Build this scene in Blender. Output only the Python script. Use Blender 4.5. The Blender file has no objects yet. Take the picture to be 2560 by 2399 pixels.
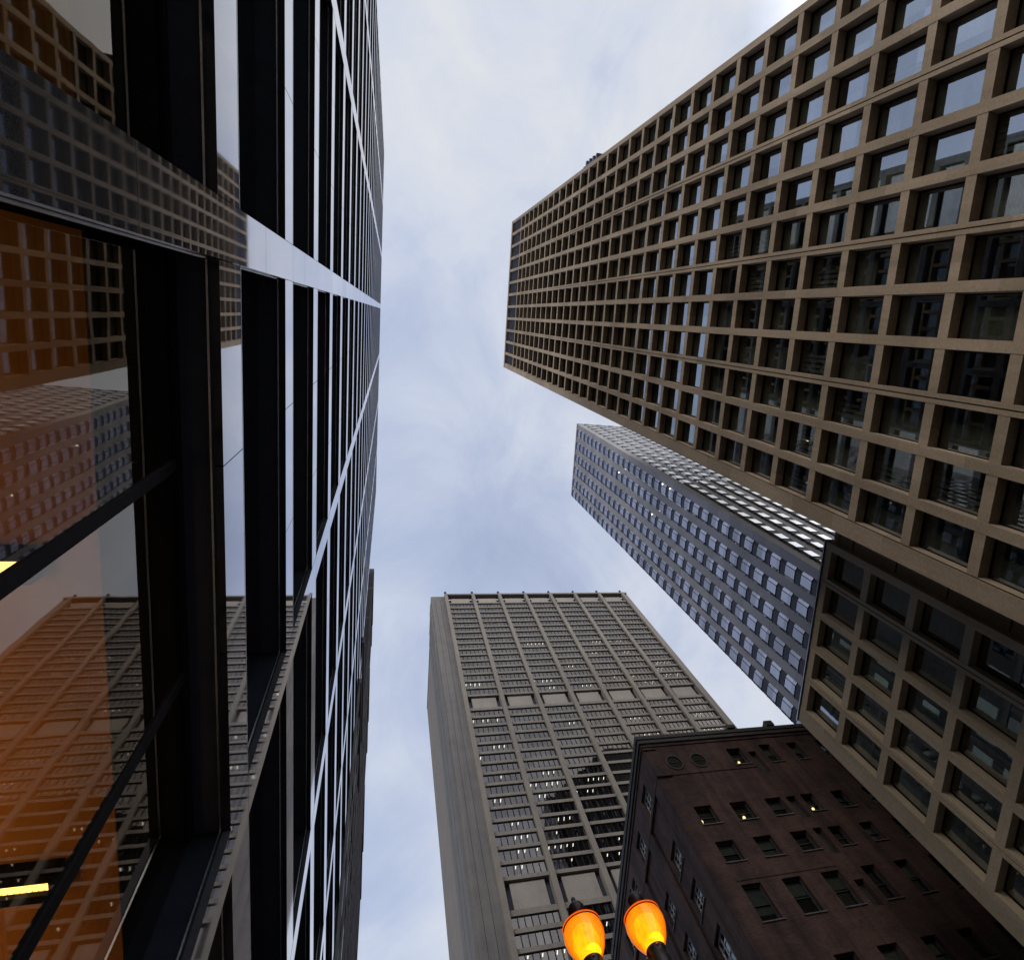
import bpy, math, random
import numpy as np
random.seed(7)
scene = bpy.context.scene
C = scene.collection

# ------------------------------------------------------------------ camera
U = 1.3            # metres per unit of the survey below (the camera stands 1 unit from the granite tower)
EYE = 1.6          # eye height in metres
RES = (2560.0, 2399.0)
F, PX, PY = 1918.645, 1701.627, 1299.759
M = np.array([[0.93339726, -0.11133372, -0.34113687],
              [0.02568113, 0.96894044, -0.24595711],
              [0.35792463, 0.22081491, 0.90726553]])
M[0] = M[0] / np.linalg.norm(M[0]); M[1] -= M[0] * (M[0] @ M[1]); M[1] /= np.linalg.norm(M[1]); M[2] = np.cross(M[0], M[1])
cd = bpy.data.cameras.new('camera'); cam = bpy.data.objects.new('camera', cd); C.objects.link(cam)
from mathutils import Matrix, Vector
cam.matrix_world = Matrix(((M[0][0], -M[1][0], -M[2][0], 0), (M[0][1], -M[1][1], -M[2][1], 0), (M[0][2], -M[1][2], -M[2][2], EYE), (0, 0, 0, 1)))
cd.sensor_fit = 'HORIZONTAL'; cd.sensor_width = 36.0; cd.lens = F / RES[0] * 36.0
cd.shift_x = (RES[0] / 2 - PX) / RES[0]
cd.shift_y = (PY - RES[1] / 2) / RES[0]
cd.clip_start = 0.05; cd.clip_end = 3000
scene.camera = cam

# ------------------------------------------------------------------ world, sun, exposure
SUN_EL, SUN_AZ = math.radians(30), math.radians(214)    # azimuth measured clockwise from +Y
w = bpy.data.worlds.new('World'); scene.world = w; w.use_nodes = True
nt = w.node_tree; nt.nodes.clear()
def N(nt, t, **k):
    n = nt.nodes.new(t)
    for a, b in k.items(): setattr(n, a, b)
    return n
sky = N(nt, 'ShaderNodeTexSky', sky_type='NISHITA', sun_disc=False)
sky.sun_elevation = SUN_EL; sky.sun_rotation = SUN_AZ; sky.air_density = 1.2; sky.dust_density = 1.0
bg1 = N(nt, 'ShaderNodeBackground'); bg1.inputs[1].default_value = 0.12
hs = N(nt, 'ShaderNodeHueSaturation'); hs.inputs['Saturation'].default_value = 0.62; hs.inputs['Value'].default_value = 1.35; hs.inputs['Hue'].default_value = 0.525
nt.links.new(sky.outputs[0], hs.inputs['Color']); nt.links.new(hs.outputs[0], bg1.inputs[0])
tc = N(nt, 'ShaderNodeTexCoord')
def wnoise(scale, detail, rough, dist, loc):
    mp = N(nt, 'ShaderNodeMapping'); mp.inputs['Location'].default_value = loc; mp.inputs['Rotation'].default_value = (0.3, 0.2, 0.9)
    mp.inputs['Scale'].default_value = (1.0, 0.75, 0.7)
    nt.links.new(tc.outputs['Generated'], mp.inputs[0])
    nz = N(nt, 'ShaderNodeTexNoise'); nz.inputs['Scale'].default_value = scale; nz.inputs['Detail'].default_value = detail
    nz.inputs['Roughness'].default_value = rough; nz.inputs['Distortion'].default_value = dist
    nt.links.new(mp.outputs[0], nz.inputs['Vector']); return nz.outputs['Fac']
def ramp(nt, src, stops):
    r = N(nt, 'ShaderNodeValToRGB'); e = r.color_ramp.elements
    while len(e) < len(stops): e.new(0.5)
    for q, (p, c) in zip(e, stops): q.position = p; q.color = c if len(c) == 4 else (*c, 1)
    nt.links.new(src, r.inputs[0]); return r.outputs[0]
def mathn(nt, op, a, b=None, clamp=False):
    m = N(nt, 'ShaderNodeMath', operation=op, use_clamp=clamp)
    for i, v in enumerate((a, b)):
        if v is None: continue
        if isinstance(v, (int, float)): m.inputs[i].default_value = v
        else: nt.links.new(v, m.inputs[i])
    return m.outputs[0]
def mixcol0(nt, a, b):
    x = N(nt, 'ShaderNodeVectorMath', operation='MULTIPLY'); nt.links.new(a, x.inputs[0]); nt.links.new(b, x.inputs[1]); return x.outputs[0]
n1 = wnoise(2.1, 7, 0.55, 0.35, (3.1, 1.7, 0.4))
n2 = wnoise(6.0, 6, 0.6, 0.6, (0.6, 8.2, 2.4))
# the thin place in the cloud lies low over +X/-Y; the veil is thickest there
sep = N(nt, 'ShaderNodeSeparateXYZ'); nt.links.new(tc.outputs['Generated'], sep.inputs[0])
gx = mathn(nt, 'MULTIPLY', sep.outputs['X'], 0.26); gy = mathn(nt, 'MULTIPLY', sep.outputs['Y'], 0.03)
cov = mathn(nt, 'ADD', mathn(nt, 'ADD', mathn(nt, 'MULTIPLY', n1, 0.60), mathn(nt, 'MULTIPLY', n2, 0.40)), mathn(nt, 'ADD', gx, gy))
fac = ramp(nt, cov, [(0.34, (0.45,) * 3), (0.48, (0.70,) * 3), (0.60, (0.92,) * 3), (0.72, (1.0,) * 3)])
ccol = ramp(nt, cov, [(0.36, (0.345, 0.42, 0.595)), (0.48, (0.40, 0.465, 0.61)), (0.58, (0.475, 0.52, 0.62)), (0.72, (0.57, 0.585, 0.615))])
bg2 = N(nt, 'ShaderNodeBackground'); bg2.inputs[1].default_value = 0.97; 
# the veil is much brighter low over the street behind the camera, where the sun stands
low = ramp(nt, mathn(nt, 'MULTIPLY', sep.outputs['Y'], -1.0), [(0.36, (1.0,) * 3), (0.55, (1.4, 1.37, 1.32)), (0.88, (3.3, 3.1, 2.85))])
dt = N(nt, 'ShaderNodeVectorMath', operation='DOT_PRODUCT'); nt.links.new(tc.outputs['Generated'], dt.inputs[0]); dt.inputs[1].default_value = (0.80, -0.35, 0.48)
hot = ramp(nt, dt.outputs['Value'], [(0.15, (0.93, 0.96, 1.0)), (0.50, (1.0,) * 3), (0.82, (1.06, 1.04, 1.00)), (0.95, (3.2, 3.05, 2.9))])
far = ramp(nt, sep.outputs['Y'], [(0.80, (1.0,) * 3), (0.97, (2.6, 2.55, 2.5))])
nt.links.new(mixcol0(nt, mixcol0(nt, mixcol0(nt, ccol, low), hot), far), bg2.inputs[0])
mx = N(nt, 'ShaderNodeMixShader'); nt.links.new(fac, mx.inputs[0]); nt.links.new(bg1.outputs[0], mx.inputs[1]); nt.links.new(bg2.outputs[0], mx.inputs[2])
wo = N(nt, 'ShaderNodeOutputWorld'); nt.links.new(mx.outputs[0], wo.inputs[0])
sl = bpy.data.lights.new('sun', 'SUN'); sl.energy = 1.0; sl.angle = math.radians(38); sl.color = (1, 0.93, 0.85)
so = bpy.data.objects.new('sun', sl); C.objects.link(so)
sdir = Vector((math.sin(SUN_AZ) * math.cos(SUN_EL), math.cos(SUN_AZ) * math.cos(SUN_EL), math.sin(SUN_EL)))
so.rotation_euler = sdir.to_track_quat('Z', 'Y').to_euler(); so.location = (0, 0, 400)
vs = scene.view_settings; vs.view_transform = 'Standard'; vs.look = 'None'; vs.exposure = 0.45; vs.gamma = 1.0
cy = scene.cycles; cy.max_bounces = 9; cy.transparent_max_bounces = 12; cy.glossy_bounces = 5; cy.diffuse_bounces = 4; cy.transmission_bounces = 6
cy.caustics_reflective = False; cy.caustics_refractive = False; cy.sample_clamp_indirect = 4.0
try:
    cy.use_denoising = True; cy.denoiser = 'OPENIMAGEDENOISE'
except Exception: pass

# ------------------------------------------------------------------ materials
MATS = {}
def newmat(name):
    m = bpy.data.materials.new(name); m.use_nodes = True; m.node_tree.nodes.clear(); MATS[name] = m
    out = N(m.node_tree, 'ShaderNodeOutputMaterial'); return m, m.node_tree, out
def mixcol(nt, fac, a, b, mode='MIX'):
    x = N(nt, 'ShaderNodeMix', data_type='RGBA', blend_type=mode)
    for i, v in ((0, fac), (6, a), (7, b)):
        if isinstance(v, (int, float)): x.inputs[i].default_value = v
        elif isinstance(v, tuple): x.inputs[i].default_value = (*v, 1)
        else: nt.links.new(v, x.inputs[i])
    return x.outputs[2]
def noise(nt, vec, scale, detail=4, rough=0.55, dim='3D'):
    n = N(nt, 'ShaderNodeTexNoise'); n.inputs['Scale'].default_value = scale; n.inputs['Detail'].default_value = detail; n.inputs['Roughness'].default_value = rough
    nt.links.new(vec, n.inputs['Vector']); return n.outputs['Fac']
def scaled(nt, vec, s):
    mp = N(nt, 'ShaderNodeMapping'); mp.inputs['Scale'].default_value = s; nt.links.new(vec, mp.inputs[0]); return mp.outputs[0]
def stone(name, base, dark, rough=0.8, grain=9.0, streak=0.5, spec=0.4, bump=0.15, cell=None):
    """weathered stone or concrete: fine grain, broad blotches, vertical rain streaks, tone steps from panel to panel"""
    m, nt, out = newmat(name)
    g = N(nt, 'ShaderNodeNewGeometry'); pos = g.outputs['Position']
    fine = noise(nt, pos, grain, 5, 0.7)
    blot = noise(nt, pos, 0.22, 5, 0.6)
    st = noise(nt, scaled(nt, pos, (1.6, 1.6, 0.045)), 1.0, 5, 0.65)
    f = mathn(nt, 'ADD', mathn(nt, 'MULTIPLY', blot, 0.55), mathn(nt, 'MULTIPLY', st, streak))
    col = mixcol(nt, ramp(nt, f, [(0.30, (0,) * 3), (0.75, (1,) * 3)]), dark, base)
    col = mixcol(nt, 1.0, col, ramp(nt, fine, [(0.3, (0.78,) * 3), (0.7, (1.12,) * 3)]), 'MULTIPLY')
    if cell:
        sn = N(nt, 'ShaderNodeVectorMath', operation='SNAP'); nt.links.new(pos, sn.inputs[0]); sn.inputs[1].default_value = cell
        wn = N(nt, 'ShaderNodeTexWhiteNoise'); nt.links.new(sn.outputs[0], wn.inputs['Vector'])
        col = mixcol(nt, 1.0, col, ramp(nt, wn.outputs['Value'], [(0, (0.84, 0.83, 0.81)), (1, (1.10,) * 3)]), 'MULTIPLY')
    b = N(nt, 'ShaderNodeBsdfPrincipled'); nt.links.new(col, b.inputs['Base Color']); b.inputs['Roughness'].default_value = rough
    b.inputs['Specular IOR Level'].default_value = spec
    bp = N(nt, 'ShaderNodeBump'); bp.inputs['Strength'].default_value = bump; bp.inputs['Distance'].default_value = 0.02
    nt.links.new(fine, bp.inputs['Height']); nt.links.new(bp.outputs[0], b.inputs['Normal'])
    nt.links.new(b.outputs[0], out.inputs[0]); return m
def plain(name, base, rough=0.5, metal=0.0, spec=0.5, vary=0.25, scale=3.0):
    m, nt, out = newmat(name)
    g = N(nt, 'ShaderNodeNewGeometry'); f = noise(nt, g.outputs['Position'], scale, 4, 0.6)
    lo = tuple(c * (1 - vary) for c in base); hi = tuple(c * (1 + vary) for c in base)
    b = N(nt, 'ShaderNodeBsdfPrincipled'); nt.links.new(ramp(nt, f, [(0.3, lo), (0.7, hi)]), b.inputs['Base Color'])
    b.inputs['Roughness'].default_value = rough; b.inputs['Metallic'].default_value = metal; b.inputs['Specular IOR Level'].default_value = spec
    nt.links.new(b.outputs[0], out.inputs[0]); return m
def glass(name, ior, base=0.0, tint=(0.5, 0.52, 0.52), cell=(1.0, 1.0, 1.0), vary=0.0, wave=0.0, refl=(1, 1, 1), wscale=0.8):
    """coated window glass: mirror layer by Fresnel over a tinted see-through pane, pane to pane differences by place in the wall"""
    m, nt, out = newmat(name)
    lw = N(nt, 'ShaderNodeLayerWeight'); lw.inputs['Blend'].default_value = 0.5
    g = N(nt, 'ShaderNodeNewGeometry')
    f0 = base + ((ior - 1) / (ior + 1)) ** 2
    f = mathn(nt, 'ADD', mathn(nt, 'MULTIPLY', mathn(nt, 'POWER', lw.outputs['Facing'], 4.0), 1 - f0), f0)
    rc = refl
    if vary:
        sn = N(nt, 'ShaderNodeVectorMath', operation='SNAP'); nt.links.new(g.outputs['Position'], sn.inputs[0]); sn.inputs[1].default_value = cell
        wn = N(nt, 'ShaderNodeTexWhiteNoise'); nt.links.new(sn.outputs[0], wn.inputs['Vector'])
        f = mathn(nt, 'MULTIPLY', f, mathn(nt, 'ADD', mathn(nt, 'MULTIPLY', wn.outputs['Value'], vary), 1 - vary), True)
    gl = N(nt, 'ShaderNodeBsdfGlossy'); gl.inputs['Roughness'].default_value = 0.015; gl.inputs['Color'].default_value = (*refl, 1)
    if wave:
        bp = N(nt, 'ShaderNodeBump'); bp.inputs['Strength'].default_value = wave; bp.inputs['Distance'].default_value = 0.05
        nt.links.new(noise(nt, g.outputs['Position'], wscale, 2, 0.4), bp.inputs['Height'])
        nt.links.new(bp.outputs[0], gl.inputs['Normal'])
    tr = N(nt, 'ShaderNodeBsdfTransparent'); tr.inputs[0].default_value = (*tint, 1)
    mx = N(nt, 'ShaderNodeMixShader'); nt.links.new(f, mx.inputs[0]); nt.links.new(tr.outputs[0], mx.inputs[1]); nt.links.new(gl.outputs[0], mx.inputs[2])
    nt.links.new(mx.outputs[0], out.inputs[0]); return m
def emit(name, col, s):
    m, nt, out = newmat(name); e = N(nt, 'ShaderNodeEmission'); e.inputs[0].default_value = (*col, 1); e.inputs[1].default_value = s
    nt.links.new(e.outputs[0], out.inputs[0]); return m

# polished charcoal granite: dark crystal body under a mirror coat
def granite(name, ior, base, rough):
    m, nt, out = newmat(name)
    g = N(nt, 'ShaderNodeNewGeometry'); pos = g.outputs['Position']
    v = N(nt, 'ShaderNodeTexVoronoi'); v.inputs['Scale'].default_value = 120; nt.links.new(pos, v.inputs['Vector'])
    blot = noise(nt, pos, 1.3, 6, 0.7)
    c = mixcol(nt, ramp(nt, v.outputs['Distance'], [(0.1, (0,) * 3), (0.6, (1,) * 3)]), tuple(x * 0.55 for x in base), tuple(x * 1.6 for x in base))
    c = mixcol(nt, 1.0, c, ramp(nt, blot, [(0.25, (0.7,) * 3), (0.75, (1.25,) * 3)]), 'MULTIPLY')
    d = N(nt, 'ShaderNodeBsdfDiffuse'); nt.links.new(c, d.inputs[0])
    gl = N(nt, 'ShaderNodeBsdfGlossy'); gl.inputs['Color'].default_value = (0.93, 0.93, 0.97, 1)
    smear = noise(nt, scaled(nt, pos, (1, 1, 0.3)), 2.2, 6, 0.7)
    nt.links.new(ramp(nt, smear, [(0.35, (rough,) * 3), (0.8, (rough * 4,) * 3)]), gl.inputs['Roughness'])
    lw = N(nt, 'ShaderNodeLayerWeight'); lw.inputs['Blend'].default_value = 0.5
    frs = ramp(nt, lw.outputs['Facing'], [(0.0, (0.04,) * 3), (0.5, (0.05,) * 3), (0.66, (0.09,) * 3), (0.76, (0.24,) * 3), (0.82, (0.52,) * 3), (0.86, (0.74,) * 3), (0.92, (0.88,) * 3), (1.0, (0.97,) * 3)])
    sn = N(nt, 'ShaderNodeVectorMath', operation='SNAP'); nt.links.new(pos, sn.inputs[0]); sn.inputs[1].default_value = (50, 1.415 * U, 1.52 * U)
    wn = N(nt, 'ShaderNodeTexWhiteNoise'); nt.links.new(sn.outputs[0], wn.inputs['Vector'])
    f = mathn(nt, 'MULTIPLY', frs, mathn(nt, 'ADD', mathn(nt, 'MULTIPLY', wn.outputs['Value'], 0.08), 0.92))
    mx = N(nt, 'ShaderNodeMixShader'); nt.links.new(f, mx.inputs[0]); nt.links.new(d.outputs[0], mx.inputs[1]); nt.links.new(gl.outputs[0], mx.inputs[2])
    nt.links.new(mx.outputs[0], out.inputs[0]); return m
granite('granite', 2.3, (0.022, 0.023, 0.026), 0.012)
plain('soffit', (0.040, 0.047, 0.068), 0.6, 0, 0.2, 0.12)
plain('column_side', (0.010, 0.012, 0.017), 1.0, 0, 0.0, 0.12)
plain('bead', (0.62, 0.62, 0.62), 0.25, 1.0)
plain('dark_metal', (0.008, 0.008, 0.010), 0.7, 0, 0.05)
plain('joint', (0.01, 0.01, 0.011), 0.9)
plain('core', (0.035, 0.034, 0.033), 0.9)
plain('ceiling_dark', (0.22, 0.21, 0.19), 0.9)
glass('lobby_glass', 1.95, 0.02, (0.88, 0.87, 0.82), wave=0.03, refl=(0.56, 0.51, 0.44))
glass('tower_glass', 1.8, 0.08, (0.3, 0.32, 0.34))
plain('lobby_wood', (0.50, 0.215, 0.030), 0.6, 0, 0.3, 0.2, 1.2)
plain('lobby_stone', (0.30, 0.20, 0.13), 0.6)
emit('lobby_lamp', (1.0, 0.58, 0.12), 3.2)
stone('brown_stone', (0.345, 0.260, 0.175), (0.185, 0.137, 0.090), 0.85, 7.0, 0.60, 0.3, 0.12, cell=(50, 1.66 * U, 3.19 * U))
stone('brown_stone_wing', (0.40, 0.315, 0.215), (0.28, 0.218, 0.148), 0.85, 7.0, 0.45, 0.3, 0.12, cell=(50, 1.66 * U, 3.19 * U))
glass('brown_glass', 1.6, 0.38, (0.60, 0.61, 0.55), cell=(50, 1.66 * U, 3.19 * U), vary=0.22, wave=0.006, refl=(0.74, 0.82, 0.86))
plain('louver', (0.035, 0.035, 0.05), 0.5)
plain('blind', (0.34, 0.34, 0.29), 0.8)
plain('curtain', (0.20, 0.215, 0.185), 0.9)
stone('grey_granite', (0.235, 0.222, 0.222), (0.16, 0.152, 0.155), 0.6, 5.0, 0.6, 0.4, 0.08, cell=(2.46 * U, 2.46 * U, 3.0 * U))
glass('bay_glass', 1.9, 0.34, (0.30, 0.32, 0.34), cell=(2.46 * U, 2.46 * U, 3.0 * U), vary=0.40, wave=0.008, refl=(0.94, 0.92, 0.95))
glass('bay_glass_lit', 1.9, 0.52, (0.30, 0.32, 0.34), cell=(2.46 * U, 2.46 * U, 3.0 * U), vary=0.22, wave=0.006, refl=(1, 0.98, 0.97))  # same bay glass, sky brightness put into its reflectance for -Y panes
plain('bay_panel', (0.022, 0.023, 0.034), 0.55, 0, 0.25)
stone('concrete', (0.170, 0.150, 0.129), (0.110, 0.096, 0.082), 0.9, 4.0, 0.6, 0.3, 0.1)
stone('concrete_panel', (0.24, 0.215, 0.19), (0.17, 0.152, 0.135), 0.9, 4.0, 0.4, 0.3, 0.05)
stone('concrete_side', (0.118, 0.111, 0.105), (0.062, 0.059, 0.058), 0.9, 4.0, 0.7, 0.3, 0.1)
glass('strip_glass', 1.6, 0.13, (0.5, 0.5, 0.5), cell=(1.4 * U, 50, 2.98 * U), vary=0.25, wave=0.004, refl=(0.72, 0.66, 0.61))
emit('tube', (1.0, 0.94, 0.80), 2.6)
emit('room_lamp', (1.0, 0.74, 0.36), 3.0)
emit('room_glow', (0.9, 0.50, 0.13), 0.45)
plain('roof', (0.10, 0.10, 0.10), 0.9)
stone('masonry', (0.10, 0.095, 0.105), (0.045, 0.042, 0.048), 0.9, 3.0, 0.6)
stone('masonry_light', (0.16, 0.155, 0.165), (0.09, 0.088, 0.095), 0.9, 3.0, 0.6)
glass('old_glass', 1.6, 0.12, (0.4, 0.42, 0.4), cell=(1.12 * U, 2.0, 3.2 * U), vary=0.5, wave=0.01, refl=(0.8, 0.9, 0.85))
plain('sill', (0.11, 0.10, 0.09), 0.85)
plain('sash', (0.030, 0.030, 0.030), 0.5)
plain('white_sash', (0.60, 0.60, 0.62), 0.5)
plain('cornice', (0.062, 0.055, 0.050), 0.9)
plain('asphalt', (0.10, 0.098, 0.095), 0.9, scale=1.0)
plain('paving', (0.38, 0.36, 0.33), 0.9, scale=0.8)
plain('paint', (0.75, 0.75, 0.72), 0.7)
plain('earth', (0.16, 0.16, 0.16), 0.9, scale=0.02)
plain('iron', (0.030, 0.022, 0.018), 0.45, 0.6)
# brick
m, nt, out = newmat('brick')
g = N(nt, 'ShaderNodeNewGeometry'); sp = N(nt, 'ShaderNodeSeparateXYZ'); nt.links.new(g.outputs['Position'], sp.inputs[0])
cb = N(nt, 'ShaderNodeCombineXYZ'); nt.links.new(mathn(nt, 'ADD', sp.outputs['X'], sp.outputs['Y']), cb.inputs[0]); nt.links.new(sp.outputs['Z'], cb.inputs[1])
bt = N(nt, 'ShaderNodeTexBrick'); nt.links.new(cb.outputs[0], bt.inputs['Vector']); bt.inputs['Scale'].default_value = 1.0
bt.inputs['Brick Width'].default_value = 0.30; bt.inputs['Row Height'].default_value = 0.10; bt.inputs['Mortar Size'].default_value = 0.012
bt.inputs['Color1'].default_value = (0.125, 0.068, 0.055, 1); bt.inputs['Color2'].default_value = (0.085, 0.048, 0.041, 1); bt.inputs['Mortar'].default_value = (0.075, 0.058, 0.05, 1)
blot = noise(nt, g.outputs['Position'], 0.35, 6, 0.65); stk = noise(nt, scaled(nt, g.outputs['Position'], (1.2, 1.2, 0.06)), 1.0, 5, 0.6)
c = mixcol(nt, 1.0, bt.outputs[0], ramp(nt, mathn(nt, 'MULTIPLY', mathn(nt, 'ADD', blot, stk), 0.5), [(0.38, (0.40, 0.42, 0.45)), (0.60, (1.08, 1.04, 0.98))]), 'MULTIPLY')
b = N(nt, 'ShaderNodeBsdfPrincipled'); nt.links.new(c, b.inputs['Base Color']); b.inputs['Roughness'].default_value = 0.9; b.inputs['Specular IOR Level'].default_value = 0.2
nt.links.new(b.outputs[0], out.inputs[0])
# amber lamp globe: ribbed polycarbonate glowing by the bulb inside
m, nt, out = newmat('globe')
lw = N(nt, 'ShaderNodeLayerWeight'); lw.inputs['Blend'].default_value = 0.35
tc2 = N(nt, 'ShaderNodeTexCoord'); sz = N(nt, 'ShaderNodeSeparateXYZ'); nt.links.new(tc2.outputs['Object'], sz.inputs[0])
nz = noise(nt, scaled(nt, tc2.outputs['Object'], (14, 14, 6)), 1.0, 5, 0.65)
col = ramp(nt, mathn(nt, 'ADD', mathn(nt, 'MULTIPLY', mathn(nt, 'SUBTRACT', nz, 0.35), 0.9), lw.outputs['Facing']), [(0.05, (1.0, 0.52, 0.010)), (0.45, (1.0, 0.38, 0.006)), (0.78, (1.0, 0.22, 0.004)), (0.93, (0.95, 0.17, 0.004)), (1.0, (1.0, 0.50, 0.08))])
e = N(nt, 'ShaderNodeEmission'); nt.links.new(col, e.inputs[0]); e.inputs[1].default_value = 1.25
tr = N(nt, 'ShaderNodeBsdfTransparent'); tr.inputs[0].default_value = (1, 0.55, 0.10, 1)
mx = N(nt, 'ShaderNodeMixShader'); mx.inputs[0].default_value = 0.46; nt.links.new(tr.outputs[0], mx.inputs[1]); nt.links.new(e.outputs[0], mx.inputs[2])
gl = N(nt, 'ShaderNodeBsdfGlossy'); gl.inputs['Roughness'].default_value = 0.08
fr = N(nt, 'ShaderNodeFresnel'); fr.inputs[0].default_value = 1.35
m2 = N(nt, 'ShaderNodeMixShader'); nt.links.new(fr.outputs[0], m2.inputs[0]); nt.links.new(mx.outputs[0], m2.inputs[1]); nt.links.new(gl.outputs[0], m2.inputs[2])
nt.links.new(m2.outputs[0], out.inputs[0])
emit('globe_rim', (1.0, 0.125, 0.006), 0.72)
m, nt, out = newmat('refractor')
tc3 = N(nt, 'ShaderNodeTexCoord'); nn = noise(nt, scaled(nt, tc3.outputs['Object'], (38, 38, 2.5)), 1.0, 3, 0.6); n4 = noise(nt, tc3.outputs['Object'], 9.0, 3, 0.6)
cc = ramp(nt, mathn(nt, 'MULTIPLY', mathn(nt, 'ADD', nn, n4), 0.5), [(0.38, (1.0, 0.26, 0.004)), (0.50, (1.0, 0.52, 0.012)), (0.60, (1.0, 0.80, 0.05))])
e = N(nt, 'ShaderNodeEmission'); nt.links.new(cc, e.inputs[0]); e.inputs[1].default_value = 1.5
tr = N(nt, 'ShaderNodeBsdfTransparent'); tr.inputs[0].default_value = (1, 0.7, 0.3, 1)
mx = N(nt, 'ShaderNodeMixShader'); mx.inputs[0].default_value = 0.62; nt.links.new(tr.outputs[0], mx.inputs[1]); nt.links.new(e.outputs[0], mx.inputs[2]); nt.links.new(mx.outputs[0], out.inputs[0])
emit('bulb', (1.0, 0.66, 0.05), 2.4)

# ------------------------------------------------------------------ mesh helpers (survey units in, metres out)
class MB:
    def __init__(s): s.v = []; s.f = []; s.m = []; s.mats = []
    def mi(s, mat):
        if mat not in s.mats: s.mats.append(mat)
        return s.mats.index(mat)
    def face(s, pts, mat):
        n = len(s.v); s.v.extend(pts); s.f.append(tuple(range(n, n + len(pts)))); s.m.append(s.mi(mat))
    def box(s, x0, x1, y0, y1, z0, z1, mat):
        if x1 < x0: x0, x1 = x1, x0
        if y1 < y0: y0, y1 = y1, y0
        if z1 < z0: z0, z1 = z1, z0
        n = len(s.v); k = s.mi(mat)
        s.v.extend([(x0, y0, z0), (x1, y0, z0), (x1, y1, z0), (x0, y1, z0), (x0, y0, z1), (x1, y0, z1), (x1, y1, z1), (x0, y1, z1)])
        for q in ((0, 3, 2, 1), (4, 5, 6, 7), (0, 1, 5, 4), (1, 2, 6, 5), (2, 3, 7, 6), (3, 0, 4, 7)):
            s.f.append(tuple(n + i for i in q)); s.m.append(k)
    def prism(s, poly, z0, z1, mat, caps=True):
        n = len(s.v); k = s.mi(mat); L = len(poly)
        s.v.extend([(x, y, z0) for x, y in poly]); s.v.extend([(x, y, z1) for x, y in poly])
        for i in range(L):
            j = (i + 1) % L; s.f.append((n + i, n + j, n + L + j, n + L + i)); s.m.append(k)
        if caps:
            s.f.append(tuple(n + i for i in reversed(range(L)))); s.m.append(k)
            s.f.append(tuple(n + L + i for i in range(L))); s.m.append(k)
    def lathe(s, cx, cy, prof, mat, seg=32, close=True):
        n = len(s.v); k = s.mi(mat)
        for r, z in prof:
            for i in range(seg):
                a = 2 * math.pi * i / seg; s.v.append((cx + r * math.cos(a), cy + r * math.sin(a), z))
        for j in range(len(prof) - 1):
            for i in range(seg):
                i2 = (i + 1) % seg; s.f.append((n + j * seg + i, n + j * seg + i2, n + (j + 1) * seg + i2, n + (j + 1) * seg + i)); s.m.append(k)
        if close:
            s.f.append(tuple(n + i for i in reversed(range(seg)))); s.m.append(k)
            s.f.append(tuple(n + (len(prof) - 1) * seg + i for i in range(seg))); s.m.append(k)
    def build(s, name, root=None, smooth=False, metres=False):
        if not s.f: return None
        me = bpy.data.meshes.new(name)
        o3 = root_origin(root)
        if metres: vv = [(x - o3[0], y - o3[1], z - o3[2]) for x, y, z in s.v]
        else: vv = [(x * U - o3[0], y * U - o3[1], z * U + EYE - o3[2]) for x, y, z in s.v]
        me.from_pydata(vv, [], s.f)
        for mt in s.mats: me.materials.append(MATS[mt])
        me.polygons.foreach_set('material_index', s.m)
        if smooth: me.polygons.foreach_set('use_smooth', [True] * len(s.f))
        me.update()
        o = bpy.data.objects.new(name, me); C.objects.link(o)
        if root: o.parent = root
        return o
def root_origin(r):
    x = y = z = 0.0
    while r is not None: x += r.location.x; y += r.location.y; z += r.location.z; r = r.parent
    return (x, y, z)
def thing(name, label, cat, x, y, z=None, group=None):
    o = bpy.data.objects.new(name, None); C.objects.link(o); o.empty_display_size = 0.5
    o.location = (x * U, y * U, 0.0 if z is None else z); o['label'] = label; o['category'] = cat
    if group: o['group'] = group
    return o
def struct(o): o['kind'] = 'structure'; return o
GZ = -EYE / U      # ground in survey units
def seen_area(pts):
    """rough size in the picture of a window given by its corners, survey units"""
    q = []
    for p in pts:
        c = M @ np.array(p, float)
        if c[2] < 0.05: return -1
        q.append((PX + F * c[0] / c[2], PY + F * c[1] / c[2]))
    q = np.array(q)
    lo, hi = q.min(0), q.max(0)
    if hi[0] < 0 or lo[0] > RES[0] or hi[1] < 0 or lo[1] > RES[1]: return -1
    a = (min(hi[0], RES[0]) - max(lo[0], 0)) * (min(hi[1], RES[1]) - max(lo[1], 0))
    return a
def place_windows(root, specs, builder, n=100, part='window', hidden=None):
    """specs: list of (key, corners). builder(key) -> list of (name, MB): first the window, then its sub-parts. n largest separate, rest one part"""
    sc = []
    for k, pts in specs:
        a = seen_area(pts)
        if hidden and hidden(k): a = -1
        sc.append((a, k))
    sc.sort(key=lambda t: -t[0])
    rest = MB()
    for i, (a, k) in enumerate(sc):
        parts = builder(k)
        if i < n and a > 0:
            w0 = parts[0][1].build(parts[0][0], root)
            for nm, mb in parts[1:]:
                if mb.f: mb.build(nm, w0)
        else:
            for nm, mb in parts:
                off = len(rest.v); rest.v.extend(mb.v)
                for f, mm in zip(mb.f, mb.m):
                    rest.f.append(tuple(off + q for q in f)); rest.m.append(rest.mi(mb.mats[mm]))
    if rest.f:
        o = rest.build(part, root); o['kind'] = 'stuff'

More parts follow.
